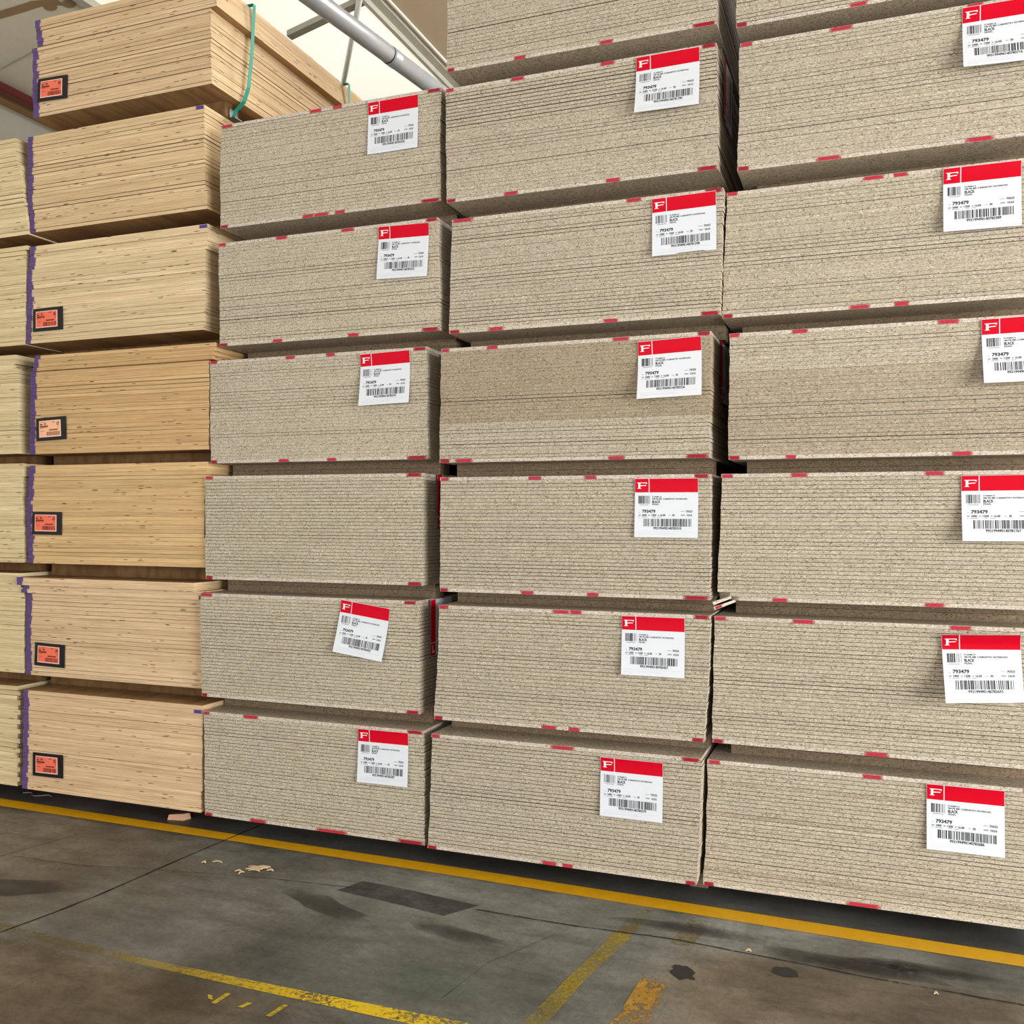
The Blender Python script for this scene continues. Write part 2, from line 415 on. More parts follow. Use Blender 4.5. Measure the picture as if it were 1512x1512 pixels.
# purple dabs at the right end of three plywood packs
M_purple = spray('purple_spray', rgb(70, 45, 135), rgb(100, 75, 160))
for o in [q for q in C.objects if q.name.startswith('plywood_sheet')]:
    l = o['label']
    if l in ('plywood, second sheet from the top in the lowest pack, purple-edged plywood column', 'plywood, topmost sheet in the sixth pack up, purple-edged plywood column',
             'plywood, topmost sheet in the fifth pack up, purple-edged plywood column'):
        mb = MB(); mb.box(W_A - .055, W_A - .001, -.0006, .0003, .002, .019)
        mb.build('paint_mark', M_purple, o)['label'] = 'purple paint dab'

# broken corner of the third right-hand pack
for i, (a, b, th, hasred, lab) in enumerate([((1.207, 1.206), (1.272, 1.232), .013, 0, 'upper broken sliver of chipboard hanging from the third right-hand pack'),
                                         ((1.212, 1.186), (1.287, 1.217), .013, 1, 'lower broken sliver of chipboard with red paint under the third right-hand pack')]):
    dx, dz = b[0] - a[0], b[1] - a[1]; L = math.hypot(dx, dz)
    mb = MB(); nseg = 6; ring = []
    for s in range(nseg + 1):
        f = s / nseg; h = th * (1 - .25 * f); yy = -.012 + .03 * f; j = random.uniform(-.001, .001)
        for q in ((0, yy), (0, yy + .05), (h, yy + .05 + j), (h, yy + j)): ring.append((L * f, q[1], q[0]))
    fs = []
    for s in range(nseg):
        for q in range(4): fs.append((s * 4 + q, (s + 1) * 4 + q, (s + 1) * 4 + (q + 1) % 4, s * 4 + (q + 1) % 4))
    fs += [(3, 2, 1, 0), (nseg * 4, nseg * 4 + 1, nseg * 4 + 2, nseg * 4 + 3)]
    mb.add(ring, fs)
    o = mb.build('broken_board_piece', M_pb['pale'], None, (a[0], 0, a[1]), (0, -math.atan2(dz, dx), 0))
    tag(o, lab, 'board fragment', 'broken slivers of chipboard')
    if hasred:
        m2 = MB(); m2.quad((.002, -.0128, .001), (.042, .004, .001), (.042, .004, .011), (.002, -.0128, .011))
        m2.build('paint_mark', M_reddeep, o)['label'] = 'red paint mark'

# ---------------------------------------------------------------- bearers between the packs
M_timber = veneer('timber', (0.20, 0.108, 0.042, 1))
M_pbbearer = pb_edge('chipboard_offcut', (0.215, 0.16, 0.105, 1))
def pbearer(x0, x1, y0, y1, z0, z1, lab):
    """block of glued chipboard strips: two stacked layers with a joint"""
    o = empty('chipboard_bearer', (x0, y0, z0)); h = z1 - z0; w = x1 - x0; d = y1 - y0; m = h * .5
    for a, b, sh in ((0, m - .0004, 0), (m + .0004, h, random.uniform(-.002, .002))):
        mb = MB(); prism(mb, [(0, sh), (w, sh), (w, d + sh), (0, d + sh)], b - a, .001, .001, (0, 0, 0), Matrix.Translation((0, 0, a)))
        mb.build('strip', M_pbbearer, o)
    tag(o, lab, 'bearer', 'bearers under the packs')
def tbearer(x0, x1, y0, y1, z0, z1, lab):
    mb = MB(); prism(mb, [(0, 0), (x1 - x0, 0), (x1 - x0, y1 - y0), (0, y1 - y0)], z1 - z0, .003, .003, (0, 0, 0))
    o = mb.build('timber_bearer', M_timber, None, (x0, y0, z0)); tag(o, lab, 'bearer', 'bearers under the packs'); return o
for col, n in (('B', 6), ('C', 7), ('D', 7)):
    for p in range(1, n + 1):
        xb, xt, y0, zb = PK[col + str(p)]
        low = 0.0 if p == 1 else PK[col + str(p - 1)][3] + N_PB * T_PB
        sx = {'B': .02, 'C': .02, 'D': .055}[col]
        yy = .15 if p < 5 else .2
        if p == 1: yy = .30
        pbearer(xb + sx, xb + W_PB - .008, y0 + yy, y0 + yy + .1, low, zb - .0003, 'chipboard bearer under the %s of the %s' % (PACK[p], COLN[col]))
pbearer(1.085, 1.160, .15, .25, 0.0, .0797, 'short chipboard block under the front right corner of the lowest middle pack')
for col, n in (('A', 7), ('Z', 6)):
    for p in range(1, n + 1):
        xb, xt, y0, zb = PK[col + str(p)]
        low = 0.0 if p == 1 else PK[col + str(p - 1)][3] + (N_A * T_A if col == 'A' else N_Z * T_Z)
        yy = .15 if p < 5 else .24
        if p == 1: yy = .3
        if col + str(p) == 'A7': yy = .17
        tbearer(xb + .01, xb + (W_A if col == 'A' else 1.2) - (.055 if col + str(p) == 'A7' else .03), y0 + yy, y0 + yy + .11, low, zb - .0003, 'timber bearer under the %s of the %s' % (PACK[p], COLN[col]))
tb = tbearer(-2.44, -1.33, 1.19, 1.30, 3.631, 3.7157, 'timber bearer further back under the seventh plywood pack')

# ---------------------------------------------------------------- straps round the top plywood pack
M_strap = plain('green_plastic_strap', rgb(40, 146, 126), 0.55, 0.15)
M_guard = plain('black_plastic_guard', (0.02, 0.02, 0.022, 1), 0.4, 0.4)
def strap(yt, ybm, lab):
    xl, xr, zt, zbm = -2.478, -1.236, 4.2485, 3.690
    o = empty('strapping_band', (xr, ybm, zbm))
    mb = MB(); w = .026
    path = [(-2.462, ybm, 3.708), (xl, ybm, 3.714), (xl, yt, zt), (xr + .004, yt, zt), (xr + .008, (yt + ybm) / 2 + .006, 3.98), (xr + .006, ybm + .012, 3.79), (xr - .012, ybm, 3.715), (-1.296, ybm - .004, 3.672), (-1.316, ybm - .004, 3.637)]
    path = [Vector(q) - Vector((xr, ybm, zbm)) for q in path]
    vs = []
    for i, q in enumerate(path):
        d = (path[min(i + 1, len(path) - 1)] - path[max(i - 1, 0)]).normalized()
        nrm = d.cross(Vector((0, 1, 0))).normalized() * .0009
        for s, r in ((-w / 2, 1), (w / 2, 1), (w / 2, -1), (-w / 2, -1)): vs.append(q + Vector((0, s, 0)) + nrm * r)
    fs = []
    for i in range(len(path) - 1):
        for k in range(4): fs.append((i * 4 + k, i * 4 + (k + 1) % 4, (i + 1) * 4 + (k + 1) % 4, (i + 1) * 4 + k))
    fs += [(0, 1, 2, 3), (len(vs) - 1, len(vs) - 2, len(vs) - 3, len(vs) - 4)]
    mb.add(vs, fs); mb.build('band', M_strap, o)
    g = MB(); gx, gy, gz = -1.339 - xr, -.022, 3.636 - zbm
    g.box(gx + .012, gx + .05, gy, gy + .06, gz - .006, gz - .002); g.box(gx + .012, gx + .016, gy, gy + .06, gz - .002, gz + .05)
    g.build('corner_guard', M_guard, o)['label'] = 'black plastic corner guard'
    tag(o, lab, 'strap', 'green straps round the top plywood pack')
strap(.285, .225, 'green plastic strap nearest the front on the topmost plywood pack')
strap(1.25, 1.245, 'green plastic strap further back on the topmost plywood pack')

# ---------------------------------------------------------------- pack labels
_tc = {}
def text_shape(s, bold=0.0):
    if (s, bold) in _tc: return _tc[(s, bold)]
    cu = bpy.data.curves.new('t', 'FONT'); cu.body = s; cu.resolution_u = 2; cu.offset = bold
    ob = bpy.data.objects.new('t', cu); me = bpy.data.meshes.new_from_object(ob)
    vs = [(v.co.x, v.co.y) for v in me.vertices]; fs = [tuple(p.vertices) for p in me.polygons]
    x0 = min(v[0] for v in vs); x1 = max(v[0] for v in vs); y0 = min(v[1] for v in vs); y1 = max(v[1] for v in vs)
    vs = [((x - x0) / (x1 - x0), (y - y0) / (y1 - y0)) for x, y in vs]
    bpy.data.objects.remove(ob); bpy.data.curves.remove(cu); bpy.data.meshes.remove(me)
    _tc[(s, bold)] = (vs, fs)
    return vs, fs

def f_logo():
    """slab-serif capital F with a long hooked upper arm and a swept middle arm (unit square, y up)"""
    return [([(0.0, 1.0), (1.0, 1.0), (1.0, 0.74), (0.955, 0.76), (0.84, 0.885), (0.55, 0.90), (0.34, 0.87), (0.05, 0.90)], None),
            ([(0.12, 0.93), (0.34, 0.93), (0.32, 0.12), (0.44, 0.0), (0.0, 0.0), (0.12, 0.12)], None),
            ([(0.32, 0.55), (0.55, 0.575), (0.93, 0.59), (0.90, 0.475), (0.55, 0.455), (0.32, 0.40)], None)]

class Flat:
    """draws on a bent sheet: (u, v) in 0..1 from the top-left corner -> local point"""
    def __init__(self, w, h, bend):
        self.w, self.h, self.bend = w, h, bend
    def __call__(self, u, v, off=0.0):
        return (u * self.w, -(self.bend(u, v) + off), -v * self.h)
    def rect(self, mb, u0, v0, u1, v1, off, nu=1, nv=1, mi=0):
        for i in range(nu):
            for j in range(nv):
                a, b = u0 + (u1 - u0) * i / nu, u0 + (u1 - u0) * (i + 1) / nu
                c, d = v0 + (v1 - v0) * j / nv, v0 + (v1 - v0) * (j + 1) / nv
                mb.quad(self(a, d, off), self(b, d, off), self(b, c, off), self(a, c, off), mi)
    def text(self, mb, s, u0, v0, u1, v1, off, bold=0.0, mi=0):
        vs, fs = text_shape(s, bold)
        mb.add([self(u0 + (u1 - u0) * x, v1 + (v0 - v1) * y, off) for x, y in vs], fs, mi)
    def poly(self, mb, pts, off, mi=0):
        mb.add([self(u, v, off) for u, v in pts], [tuple(range(len(pts)))[::-1]], mi)
    def bars(self, mb, u0, v0, u1, v1, off, rng, dens=.5, mi=0, unit=.006):
        u = u0
        while u < u1:
            k = rng.choice([1, 1, 1, 2, 2, 3]) * unit; g = rng.choice([1, 1, 2, 2, 3]) * unit * (1.3 - dens * .6)
            self.rect(mb, u, v0, min(u + k, u1), v1, off, 1, 2, mi); u += k + g

def pack_label(cx, y, cz, digits, lab, rot=0.0, lift=.02, left=.4, top=.006, torn=False, side=False, w=.26, h=.243, fold=0.0, twist=0.0):
    rng = random.Random(digits)
    def bend(u, v):
        q = max(0.0, (v - .22) / .78)
        b = .004 + lift * q ** 1.5 * (1 + left * (1 - u)) + twist * (1 - u) * v
        if v < .2: b += top * ((.2 - v) / .2) ** 2 + fold * ((.2 - v) / .2) ** 2
        return b + .0012 * math.sin(5 * u + 3 * v) * q
    F = Flat(w, h, bend)
    # the paper itself, with a torn lower edge on one label
    mb = MB(); nu, nv = 14, 36
    def vv(j, i):
        v = j / nv
        if torn and j == nv: v -= .012 + .028 * (i > 5) * (1 if i % 3 else .6) * (i < 12)
        return v
    for i in range(nu):
        for j in range(nv):
            a, b = i / nu, (i + 1) / nu
            mb.quad(F(a, vv(j + 1, i)), F(b, vv(j + 1, i + 1)), F(b, vv(j, i + 1)), F(a, vv(j, i)))
    o = mb.build('pack_label', M_paper, smooth=True)
    if side:
        o.matrix_world = Matrix(((0, -1, 0, cx), (0, 0, -1, y), (1, 0, 0, cz), (0, 0, 0, 1)))
    else:
        R = Matrix.Rotation(-math.radians(rot), 4, 'Y')
        o.matrix_world = Matrix.Translation((cx, y, cz)) @ R @ Matrix.Translation((-w / 2, 0, h / 2))
    tag(o, lab, 'label', 'red and white pack labels')
    e1, e2 = .0005, .001
    mb = MB(); F.rect(mb, .004, .006, .222, .238, e1, 3, 10); F.rect(mb, .236, .006, .996, .238, e1, 10, 10)
    hb = mb.build('header_band', M_redink, o, smooth=True); hb['label'] = 'red header band'
    mb = MB()
    for pts, _ in f_logo(): F.poly(mb, [(.036 + .160 * x, .175 - .105 * yy) for x, yy in pts], e2)
    mb.build('emblem', M_white, hb)['label'] = 'white letter F emblem'
    mb = MB(); F.bars(mb, .145, .685, .90, .815, e1, rng); mb.build('barcode', M_ink, o)
    mb = MB(); F.bars(mb, .06, .295, .175, .43, e1, rng, .9); F.bars(mb, .18, .295, .245, .43, e1, rng, .3, 1); F.rect(mb, .08, .445, .22, .455, e1, mi=1)
    mb.build('small_barcode', [M_ink, M_greyink], o)
    mb = MB()
    F.text(mb, 'FORMICA', .28, .302, .43, .326, e1, .015); F.text(mb, 'FM PB MR CABINETRY INTERIORS', .28, .336, .83, .362, e1, .02)
    F.text(mb, 'BLACK', .28, .372, .41, .42, e1, .03); F.text(mb, 'PEARL', .28, .428, .385, .454, e1, .015)
    mb.build('product_text', M_ink, o); mb = MB()
    F.text(mb, '793479', .12, .53, .332, .588, e1, .035)
    for s, a, b, v0 in (('2400', .12, .195, .606), ('1200', .27, .345, .606), ('16.00', .41, .49, .606), ('30', .598, .635, .606)):
        F.text(mb, s, a, v0, b, v0 + .036, e1, .025)
    for a, b, v0 in ((.07, .09, .57), (.065, .1, .615), (.22, .245, .615), (.37, .39, .615), (.54, .575, .622), (.065, .085, .652), (.11, .205, .652), (.29, .335, .652), (.36, .425, .652)):
        F.rect(mb, a, v0, b, v0 + (.02 if v0 in (.612, .615) else .009), e1, mi=1)
    mb.build('size_text', [M_ink, M_greyink], o); mb = MB()
    for s, a, b, v0 in (('70325', .81, .912, .540), ('1010', .825, .905, .606)): F.text(mb, s, a, v0, b, v0 + .036, e1, .025)
    for a, b, v0 in ((.73, .79, .555), (.735, .795, .612)): F.rect(mb, a, v0, b, v0 + (.02 if v0 == .612 else .009), e1, mi=1)
    mb.build('batch_text', [M_ink, M_greyink], o); mb = MB()
    F.text(mb, digits, .30, .822, .745, .868, e1, .028)
    for a, b, v0 in ((.05, .62, .925), (.05, .66, .942), (.05, .2, .96), (.06, .94, .895)):
        F.rect(mb, a, v0, b, v0 + .003, e1, 4, 1, 2)
    mb.build('serial_text', [M_ink, M_greyink, M_fineink], o)
    return o

PRE = '99319949014078'
def fy(k): return PK[k][2] - .001
LB = [('B6', -.255, 3.358, '3326', 0, .006, .2, .003), ('B5', -.202, 2.772, '3325', -1.6, .008, .3, .006), ('B4', -.300, 2.198, '3341', 1.5, .022, .3, .004),
      ('B2', -.396, 1.035, '3420', -7.5, .022, .2, .002), ('B1', -.278, .463, '3587', .2, .010, .2, .003),
      ('C6', 1.019, 3.344, '1781', .3, .026, .6, .004), ('C5', 1.084, 2.756, '1298', .8, .008, .4, .004), ('C4', 1.029, 2.169, '3326', 1.8, .034, .5, .003),
      ('C3', 1.014, 1.598, '3310', -.2, .006, .2, .004), ('C2', .964, 1.030, '3457', .1, .010, .3, .004), ('C1', .879, .441, '3579', -.2, .006, .2, .004),
      ('D6', 2.245, 3.322, '3716', -.2, .034, .7, .003), ('D5', 2.184, 2.751, '3389', -.2, .014, .8, .006), ('D4', 2.315, 2.176, '3338', .8, .030, .8, .003),
      ('D3', 2.246, 1.597, '1767', .3, .026, .6, .003), ('D2', 2.181, 1.012, '3693', 2.4, .030, 1.2, .004), ('D1', 2.127, .441, '3686', 0, .008, .4, .004)]
for k, cx, cz, dg, rot, lift, left, top in LB:
    extra = {'C5': 'torn-bottomed ', 'B2': 'tilted ', 'D2': 'curled '}.get(k, '')
    pack_label(cx, fy(k), cz, PRE + dg, '%swhite label with red header on the %s of the %s' % (extra, PACK[int(k[1])], COLN[k[0]]), rot, lift, left, top,
               torn=(k == 'C5'), fold=.022 if k == 'D2' else 0, w=.262 if k[0] != 'B' else .258, twist=.02 if k == 'D2' else 0)
for k, y, z, dg in (('B2', .080, .915, '3420'), ('B3', .140, 1.500, '3333'), ('B4', .140, 2.06, '3341'), ('C6', .100, 3.21, '1781'), ('C4', .215, 2.055, '3326')):
    pack_label(max(PK[k][0], PK[k][1]) + W_PB + .002, y, z, PRE + dg, 'red-headed label turned sideways on the right side of the %s, %s' % (PACK[int(k[1])], COLN[k[0]]), 0, .002, 0, 0, side=True, h=.225)

# orange cards in black pouches on the plywood packs
def pouch(k, cx, cz, rot, num, card, lab, inset=(.13, .17, .045, .06)):
    w, h = .209, .124
    rng = random.Random(k)
    F = Flat(w, h, lambda u, v: .004 + .002 * math.sin(3 * u + v))
    o = empty('label_pouch', (0, 0, 0))
    R = Matrix.Rotation(-math.radians(rot), 4, 'Y')
    yfront = PK[k][2] - (.003 if k != 'A2' else .003)
    o.matrix_world = Matrix.Translation((cx, yfront, cz)) @ R @ Matrix.Translation((-w / 2, 0, h / 2))
    tag(o, lab, 'label', 'orange cards in black pouches')
    mb = MB(); n = 6
    for i in range(n):
        a, b = i / n, (i + 1) / n
        mb.quad(F(a, 1), F(b, 1), F(b, 0), F(a, 0)); mb.quad(F(a, 0, -.0015), F(b, 0, -.0015), F(b, 1, -.0015), F(a, 1, -.0015))
        mb.quad(F(a, 0), F(b, 0), F(b, 0, -.0015), F(a, 0, -.0015)); mb.quad(F(b, 1), F(a, 1), F(a, 1, -.0015), F(b, 1, -.0015))
    mb.quad(F(0, 1), F(0, 0), F(0, 0, -.0015), F(0, 1, -.0015)); mb.quad(F(1, 0), F(1, 1), F(1, 1, -.0015), F(1, 0, -.0015))
    mb.build('backing', M_pouch, o)['label'] = 'black pouch backing'
    l, r, t, b = inset
    U = lambda u: l * .8 + u * (1 - l * .8 - r); V = lambda v: .13 + v * .72
    mb = MB(); F.rect(mb, U(0), V(0), U(1), V(1), .0006, 5, 1, 1); F.rect(mb, U(.025), V(.04), U(.965), V(.95), .0009, 5, 1, 0)
    cd = mb.build('card', [card, M_cardedge], o); cd['label'] = 'orange printed card' if card is M_orange else 'pale peach printed card'
    mb = MB(); F.bars(mb, U(.36), V(.68), U(.94), V(.92), .0012, rng, .9, unit=.007); mb.build('barcode', M_cardink, cd)
    mb = MB(); F.text(mb, num, U(.82), V(.12), U(.94), V(.34), .0012, .03)
    for a, bb, c, d in ((.04, .34, .08, .10), (.05, .16, .18, .27), (.24, .34, .16, .25), (.05, .42, .30, .41), (.62, .74, .10, .14), (.48, .86, .54, .62), (.05, .25, .44, .46), (.06, .24, .62, .645), (.84, .94, .43, .45)):
        u = a
        while u < bb:
            q = rng.uniform(.012, .03); F.rect(mb, U(u), V(c), U(min(u + q, bb)), V(d), .0012); u += q + .006
    mb.build('printed_text', M_cardink, cd)
PO = [('A7', -2.314, 3.855, -2.0, '06', M_orange), ('A5', -2.347, 2.618, .5, '05', M_orange), ('A4', -2.320, 2.027, 2, '07', M_peach), ('A3', -2.350, 1.519, -.6, '03', M_orange),
      ('A2', -2.324, .811, -1.5, '09', M_orange), ('A1', -2.290, .233, .6, '05', M_orange)]
for k, cx, cz, rot, num, card in PO:
    pouch(k, cx, cz, rot, num, card, '%s card in a black pouch on the %s of the plywood column' % ('pale peach' if card is M_peach else 'orange', PACK[int(k[1])]))

# ---------------------------------------------------------------- floor
def floor_mat():
    n = NT('stained_concrete')
    v = n.add('ShaderNodeTexCoord').outputs['Object']
    sp = n.add('ShaderNodeSeparateXYZ'); n.link(v, sp.inputs[0])
    a = n.noise(v, 1.1, 6, 0.65); b = n.noise(n.coords((3.0, 9.0, 3.0), False, v), 1, 5, 0.7); c = n.noise(v, 45, 4, 0.7); d = n.noise(v, 220, 2, 0.6)
    grey = n.ramp(a, [(0.30, rgb(62, 62, 58)), (0.47, rgb(98, 98, 93)), (0.60, rgb(119, 120, 115)), (0.75, rgb(146, 148, 146))])
    brown = n.ramp(a, [(0.30, rgb(60, 51, 40)), (0.47, rgb(98, 86, 70)), (0.62, rgb(126, 113, 95)), (0.8, rgb(142, 131, 116))])
    wob = n.math('MULTIPLY', n.math('SUBTRACT', n.noise(v, 2.5, 4, .6), .5), .5)
    f1 = n.math('MULTIPLY', n.math('MULTIPLY', n.math('ADD', n.math('SUBTRACT', sp.outputs[0], 1.08), wob), 6.0, clamp=True), n.math('MULTIPLY', n.math('SUBTRACT', -0.36, sp.outputs[1]), 9.0, clamp=True))
    f2 = n.math('MULTIPLY', n.math('ADD', n.math('SUBTRACT', -1.2, sp.outputs[1]), n.math('MULTIPLY', wob, .3)), 8.0, clamp=True)
    f2 = n.math('MULTIPLY', f2, n.math('MULTIPLY', n.math('SUBTRACT', .35, sp.outputs[0]), 2.0, clamp=True))
    f3 = n.math('MULTIPLY', n.math('MULTIPLY', n.math('SUBTRACT', -1.2, sp.outputs[0]), 3.0, clamp=True), 0.45)
    f = n.math('MAXIMUM', n.math('MAXIMUM', f1, f2), f3)
    col = n.mix(n.math('MULTIPLY', f, .85), grey, brown)
    col = n.mix(0.7, col, n.ramp(b, [(0.34, (.56, .55, .53, 1)), (.5, (1, 1, 1, 1)), (.68, (1.28, 1.28, 1.28, 1))]), 'MULTIPLY')
    col = n.mix(0.55, col, n.ramp(c, [(0.3, (.6, .6, .6, 1)), (.5, (1, 1, 1, 1)), (.7, (1.25, 1.25, 1.25, 1))]), 'MULTIPLY')
    col = n.mix(0.45, col, n.ramp(d, [(0.3, (.6, .6, .6, 1)), (.7, (1.35, 1.35, 1.35, 1))]), 'MULTIPLY')
    s1 = n.noise(n.coords((70, 5, 1), False, v), 1, 3, .6)
    rot = n.add('ShaderNodeVectorRotate'); rot.inputs['Angle'].default_value = .7; n.link(v, rot.inputs[0])
    s2 = n.noise(n.coords((6, 80, 1), False, rot.outputs[0]), 1, 3, .6)
    for q in (s1, s2): col = n.mix(.5, col, n.ramp(q, [(.30, (.72, .72, .71, 1)), (.45, (1, 1, 1, 1)), (.66, (1, 1, 1, 1)), (.74, (1.35, 1.35, 1.33, 1))]), 'MULTIPLY')
    e2 = n.noise(n.coords((1.7, 1.7, 1.7), False, v), 1, 6, .72)
    col = n.mix(.5, col, n.ramp(e2, [(.36, (.5, .49, .46, 1)), (.5, (1, 1, 1, 1)), (.62, (1.2, 1.2, 1.2, 1))]), 'MULTIPLY')
    # darker strip along the foot of the stacks
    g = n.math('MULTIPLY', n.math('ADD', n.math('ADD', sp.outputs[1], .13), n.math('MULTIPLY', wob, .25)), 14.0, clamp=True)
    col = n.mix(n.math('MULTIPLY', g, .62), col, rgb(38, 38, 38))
    # greenish spill
    gx = n.math('SUBTRACT', sp.outputs[0], .45); gy = n.math('SUBTRACT', sp.outputs[1], -1.0)
    rr = n.math('SQRT', n.math('ADD', n.math('MULTIPLY', gx, gx), n.math('MULTIPLY', n.math('MULTIPLY', gy, gy), 4.0)))
    gs = n.math('MULTIPLY', n.math('SUBTRACT', .55, n.math('ADD', rr, wob)), 2.2, clamp=True)
    col = n.mix(n.math('MULTIPLY', gs, .35), col, rgb(58, 84, 66))
    col = n.mix(1.0, col, (1.17, 1.18, 1.17, 1), 'MULTIPLY')
    n.base(col, 0.5, 0.4)
    n.link(n.ramp(a, [(.3, .42), (.7, .62)]), n.b.inputs['Roughness'])
    n.bump(n.math('ADD', c, n.math('MULTIPLY', d, .5)), 0.25, 0.002)
    return n.mat
mb = MB(); mb.box(-5.7, 9, -9.5, 7.35, -.2, 0)
FL = mb.build('floor', floor_mat()); tag(FL, None, None, None, 'structure')

def worn(name, c1, c2, lo, hi, rough=.5, fade=None, sc=30):
    """floor paint or dirt with gaps worn through to the concrete"""
    n = NT(name)
    v = n.add('ShaderNodeTexCoord').outputs['Object']
    e = n.noise(v, sc, 5, .75); g = n.noise(v, 4, 4, .6)
    m = n.math('ADD', n.math('MULTIPLY', e, .6), n.math('MULTIPLY', g, .4))
    a = n.ramp(m, [(lo, 0.0), (hi, 1.0)])
    if fade:
        gen = n.add('ShaderNodeTexCoord').outputs['Generated']; sp = n.add('ShaderNodeSeparateXYZ'); n.link(gen, sp.inputs[0])
        q = sp.outputs[fade[0]]
        a = n.math('MULTIPLY', a, n.math('MULTIPLY', n.math('SUBTRACT', q, fade[1]), fade[2], clamp=True))
    if name.startswith('stain'):
        gen = n.add('ShaderNodeTexCoord').outputs['Generated']; sp = n.add('ShaderNodeSeparateXYZ'); n.link(gen, sp.inputs[0])
        dx = n.math('SUBTRACT', sp.outputs[0], .5); dy = n.math('SUBTRACT', sp.outputs[1], .5)
        rr = n.math('SQRT', n.math('ADD', n.math('MULTIPLY', dx, dx), n.math('MULTIPLY', dy, dy)))
        a = n.math('MULTIPLY', a, n.math('MULTIPLY', n.math('SUBTRACT', .47, n.math('ADD', rr, n.math('MULTIPLY', n.math('SUBTRACT', g, .5), .7))), 2.0, clamp=True))
    c = n.mix(n.noise(v, 14, 4, .7), c1, c2)
    n.base(c, rough, .35)
    tr = n.add('ShaderNodeBsdfTransparent'); mx = n.add('ShaderNodeMixShader')
    n.link(a, mx.inputs[0]); n.link(tr.outputs[0], mx.inputs[1]); n.link(n.b.outputs[0], mx.inputs[2])
    n.link(mx.outputs[0], n.out.inputs['Surface'])
    return n.mat
def strip(name, up, lo, mat, z=.0015, lab=None):
    mb = MB()
    for i in range(len(up) - 1):
        mb.quad((lo[i][0], lo[i][1], z), (lo[i + 1][0], lo[i + 1][1], z), (up[i + 1][0], up[i + 1][1], z), (up[i][0], up[i][1], z))
    o = mb.build(name, mat, FL)
    if lab: o['label'] = lab
    return o
M_y1 = worn('yellow_line_paint', rgb(234, 180, 16), rgb(198, 146, 20), .22, .38, .45)
M_y2 = worn('yellow_line_worn', rgb(246, 210, 20), rgb(220, 186, 40), .40, .50, .55, (0, .02, 2.6), 60)
M_y3 = worn('yellow_line_patchy', rgb(196, 170, 30), rgb(150, 130, 30), .40, .62, .55, None, 70)
M_y4 = worn('yellow_paint_flakes', rgb(206, 160, 50), rgb(140, 100, 40), .44, .5, .55, None, 40)
M_y5 = worn('yellow_line_ghost', rgb(150, 128, 40), rgb(120, 102, 44), .44, .68, .55, None, 60)
strip('yellow_line', [(-5.4, .06), (-3.6, .034), (-2.689, .020), (-1.092, -.005), (.162, -.014), (1.549, -.044), (3.4, -.08)],
      [(-5.4, -.04), (-3.6, -.066), (-2.563, -.082), (-1.065, -.089), (.204, -.109), (1.555, -.144), (3.4, -.18)], M_y1, .0015, 'continuous yellow line along the stacks')
strip('yellow_line', [(-.85, -1.196), (-.521, -1.204), (.0, -1.20), (.556, -1.188), (1.6, -1.17)], [(-.84, -1.243), (-.51, -1.245), (.0, -1.252), (.57, -1.256), (1.6, -1.25)], M_y2, .0015, 'worn bright yellow line')
strip('yellow_line', [(-1.32, -1.165), (-1.22, -1.172), (-1.0, -1.185), (-.6, -1.2)], [(-1.31, -1.21), (-1.22, -1.217), (-1.0, -1.23), (-.6, -1.245)], M_y5, .0012, 'worn faint end of a yellow line')
strip('yellow_line', [(.97, -.40), (.95, -.53), (.90, -.8), (.868, -1.1), (.82, -1.5)], [(.90, -.40), (.885, -.53), (.843, -.8), (.802, -1.1), (.75, -1.5)], M_y3, .0012, 'patchy yellow cross line')
strip('yellow_line', [(1.0, -.155), (.97, -.40)], [(.92, -.155), (.905, -.40)], M_y5, .0012, 'ghost of a yellow cross line')
strip('yellow_line', [(1.160, -.70), (1.165, -.91), (1.14, -1.2)], [(1.075, -.70), (1.062, -.95), (1.02, -1.2)], M_y4, .0012, 'flaking yellow paint patch')
strip('yellow_line', [(1.22, -.15), (1.20, -.42)], [(1.15, -.15), (1.11, -.42)], M_y5, .0012, 'ghost of a yellow paint patch')
M_y6 = worn('yellow_dash_paint', rgb(216, 190, 40), rgb(180, 160, 44), .30, .52, .55, None, 60)
for a, b in (((-.16, -1.30), (-.165, -1.37)), ((-.058, -1.325), (-.07, -1.36)), ((.056, -1.295), (.045, -1.373)), ((-.21, -1.33), (-.19, -1.352))):
    strip('paint_dash', [(a[0] + .009, a[1]), (b[0] + .009, b[1])], [(a[0] - .009, a[1]), (b[0] - .009, b[1])], M_y6, .0012, 'short yellow paint dash')
M_joint = plain('joint_black', (.012, .012, .012, 1), .9, .1)
def crack(pts, w, name='floor_crack', mat=None):
    up = []; lo = []
    fine = []
    for (a, b) in zip(pts, pts[1:]):
        n = max(2, int(math.hypot(b[0] - a[0], b[1] - a[1]) / .05))
        fine += [(a[0] + (b[0] - a[0]) * i / n + random.uniform(-w, w) * .35, a[1] + (b[1] - a[1]) * i / n + random.uniform(-w, w) * .35) for i in range(n)]
    fine.append(pts[-1])
    for i, q in enumerate(fine):
        p0 = fine[max(0, i - 1)]; p1 = fine[min(len(fine) - 1, i + 1)]
        d = Vector((p1[0] - p0[0], p1[1] - p0[1])).normalized(); nn = Vector((-d.y, d.x)) * w * random.uniform(.3, .7)
        up.append((q[0] + nn.x, q[1] + nn.y)); lo.append((q[0] - nn.x, q[1] - nn.y))
    strip(name, up, lo, mat or M_joint, .0022)
crack([(-1.05, .4), (-1.086, .083), (-1.135, -.404), (-1.167, -.849), (-1.238, -1.235), (-1.27, -1.7)], .007, 'concrete_joint')
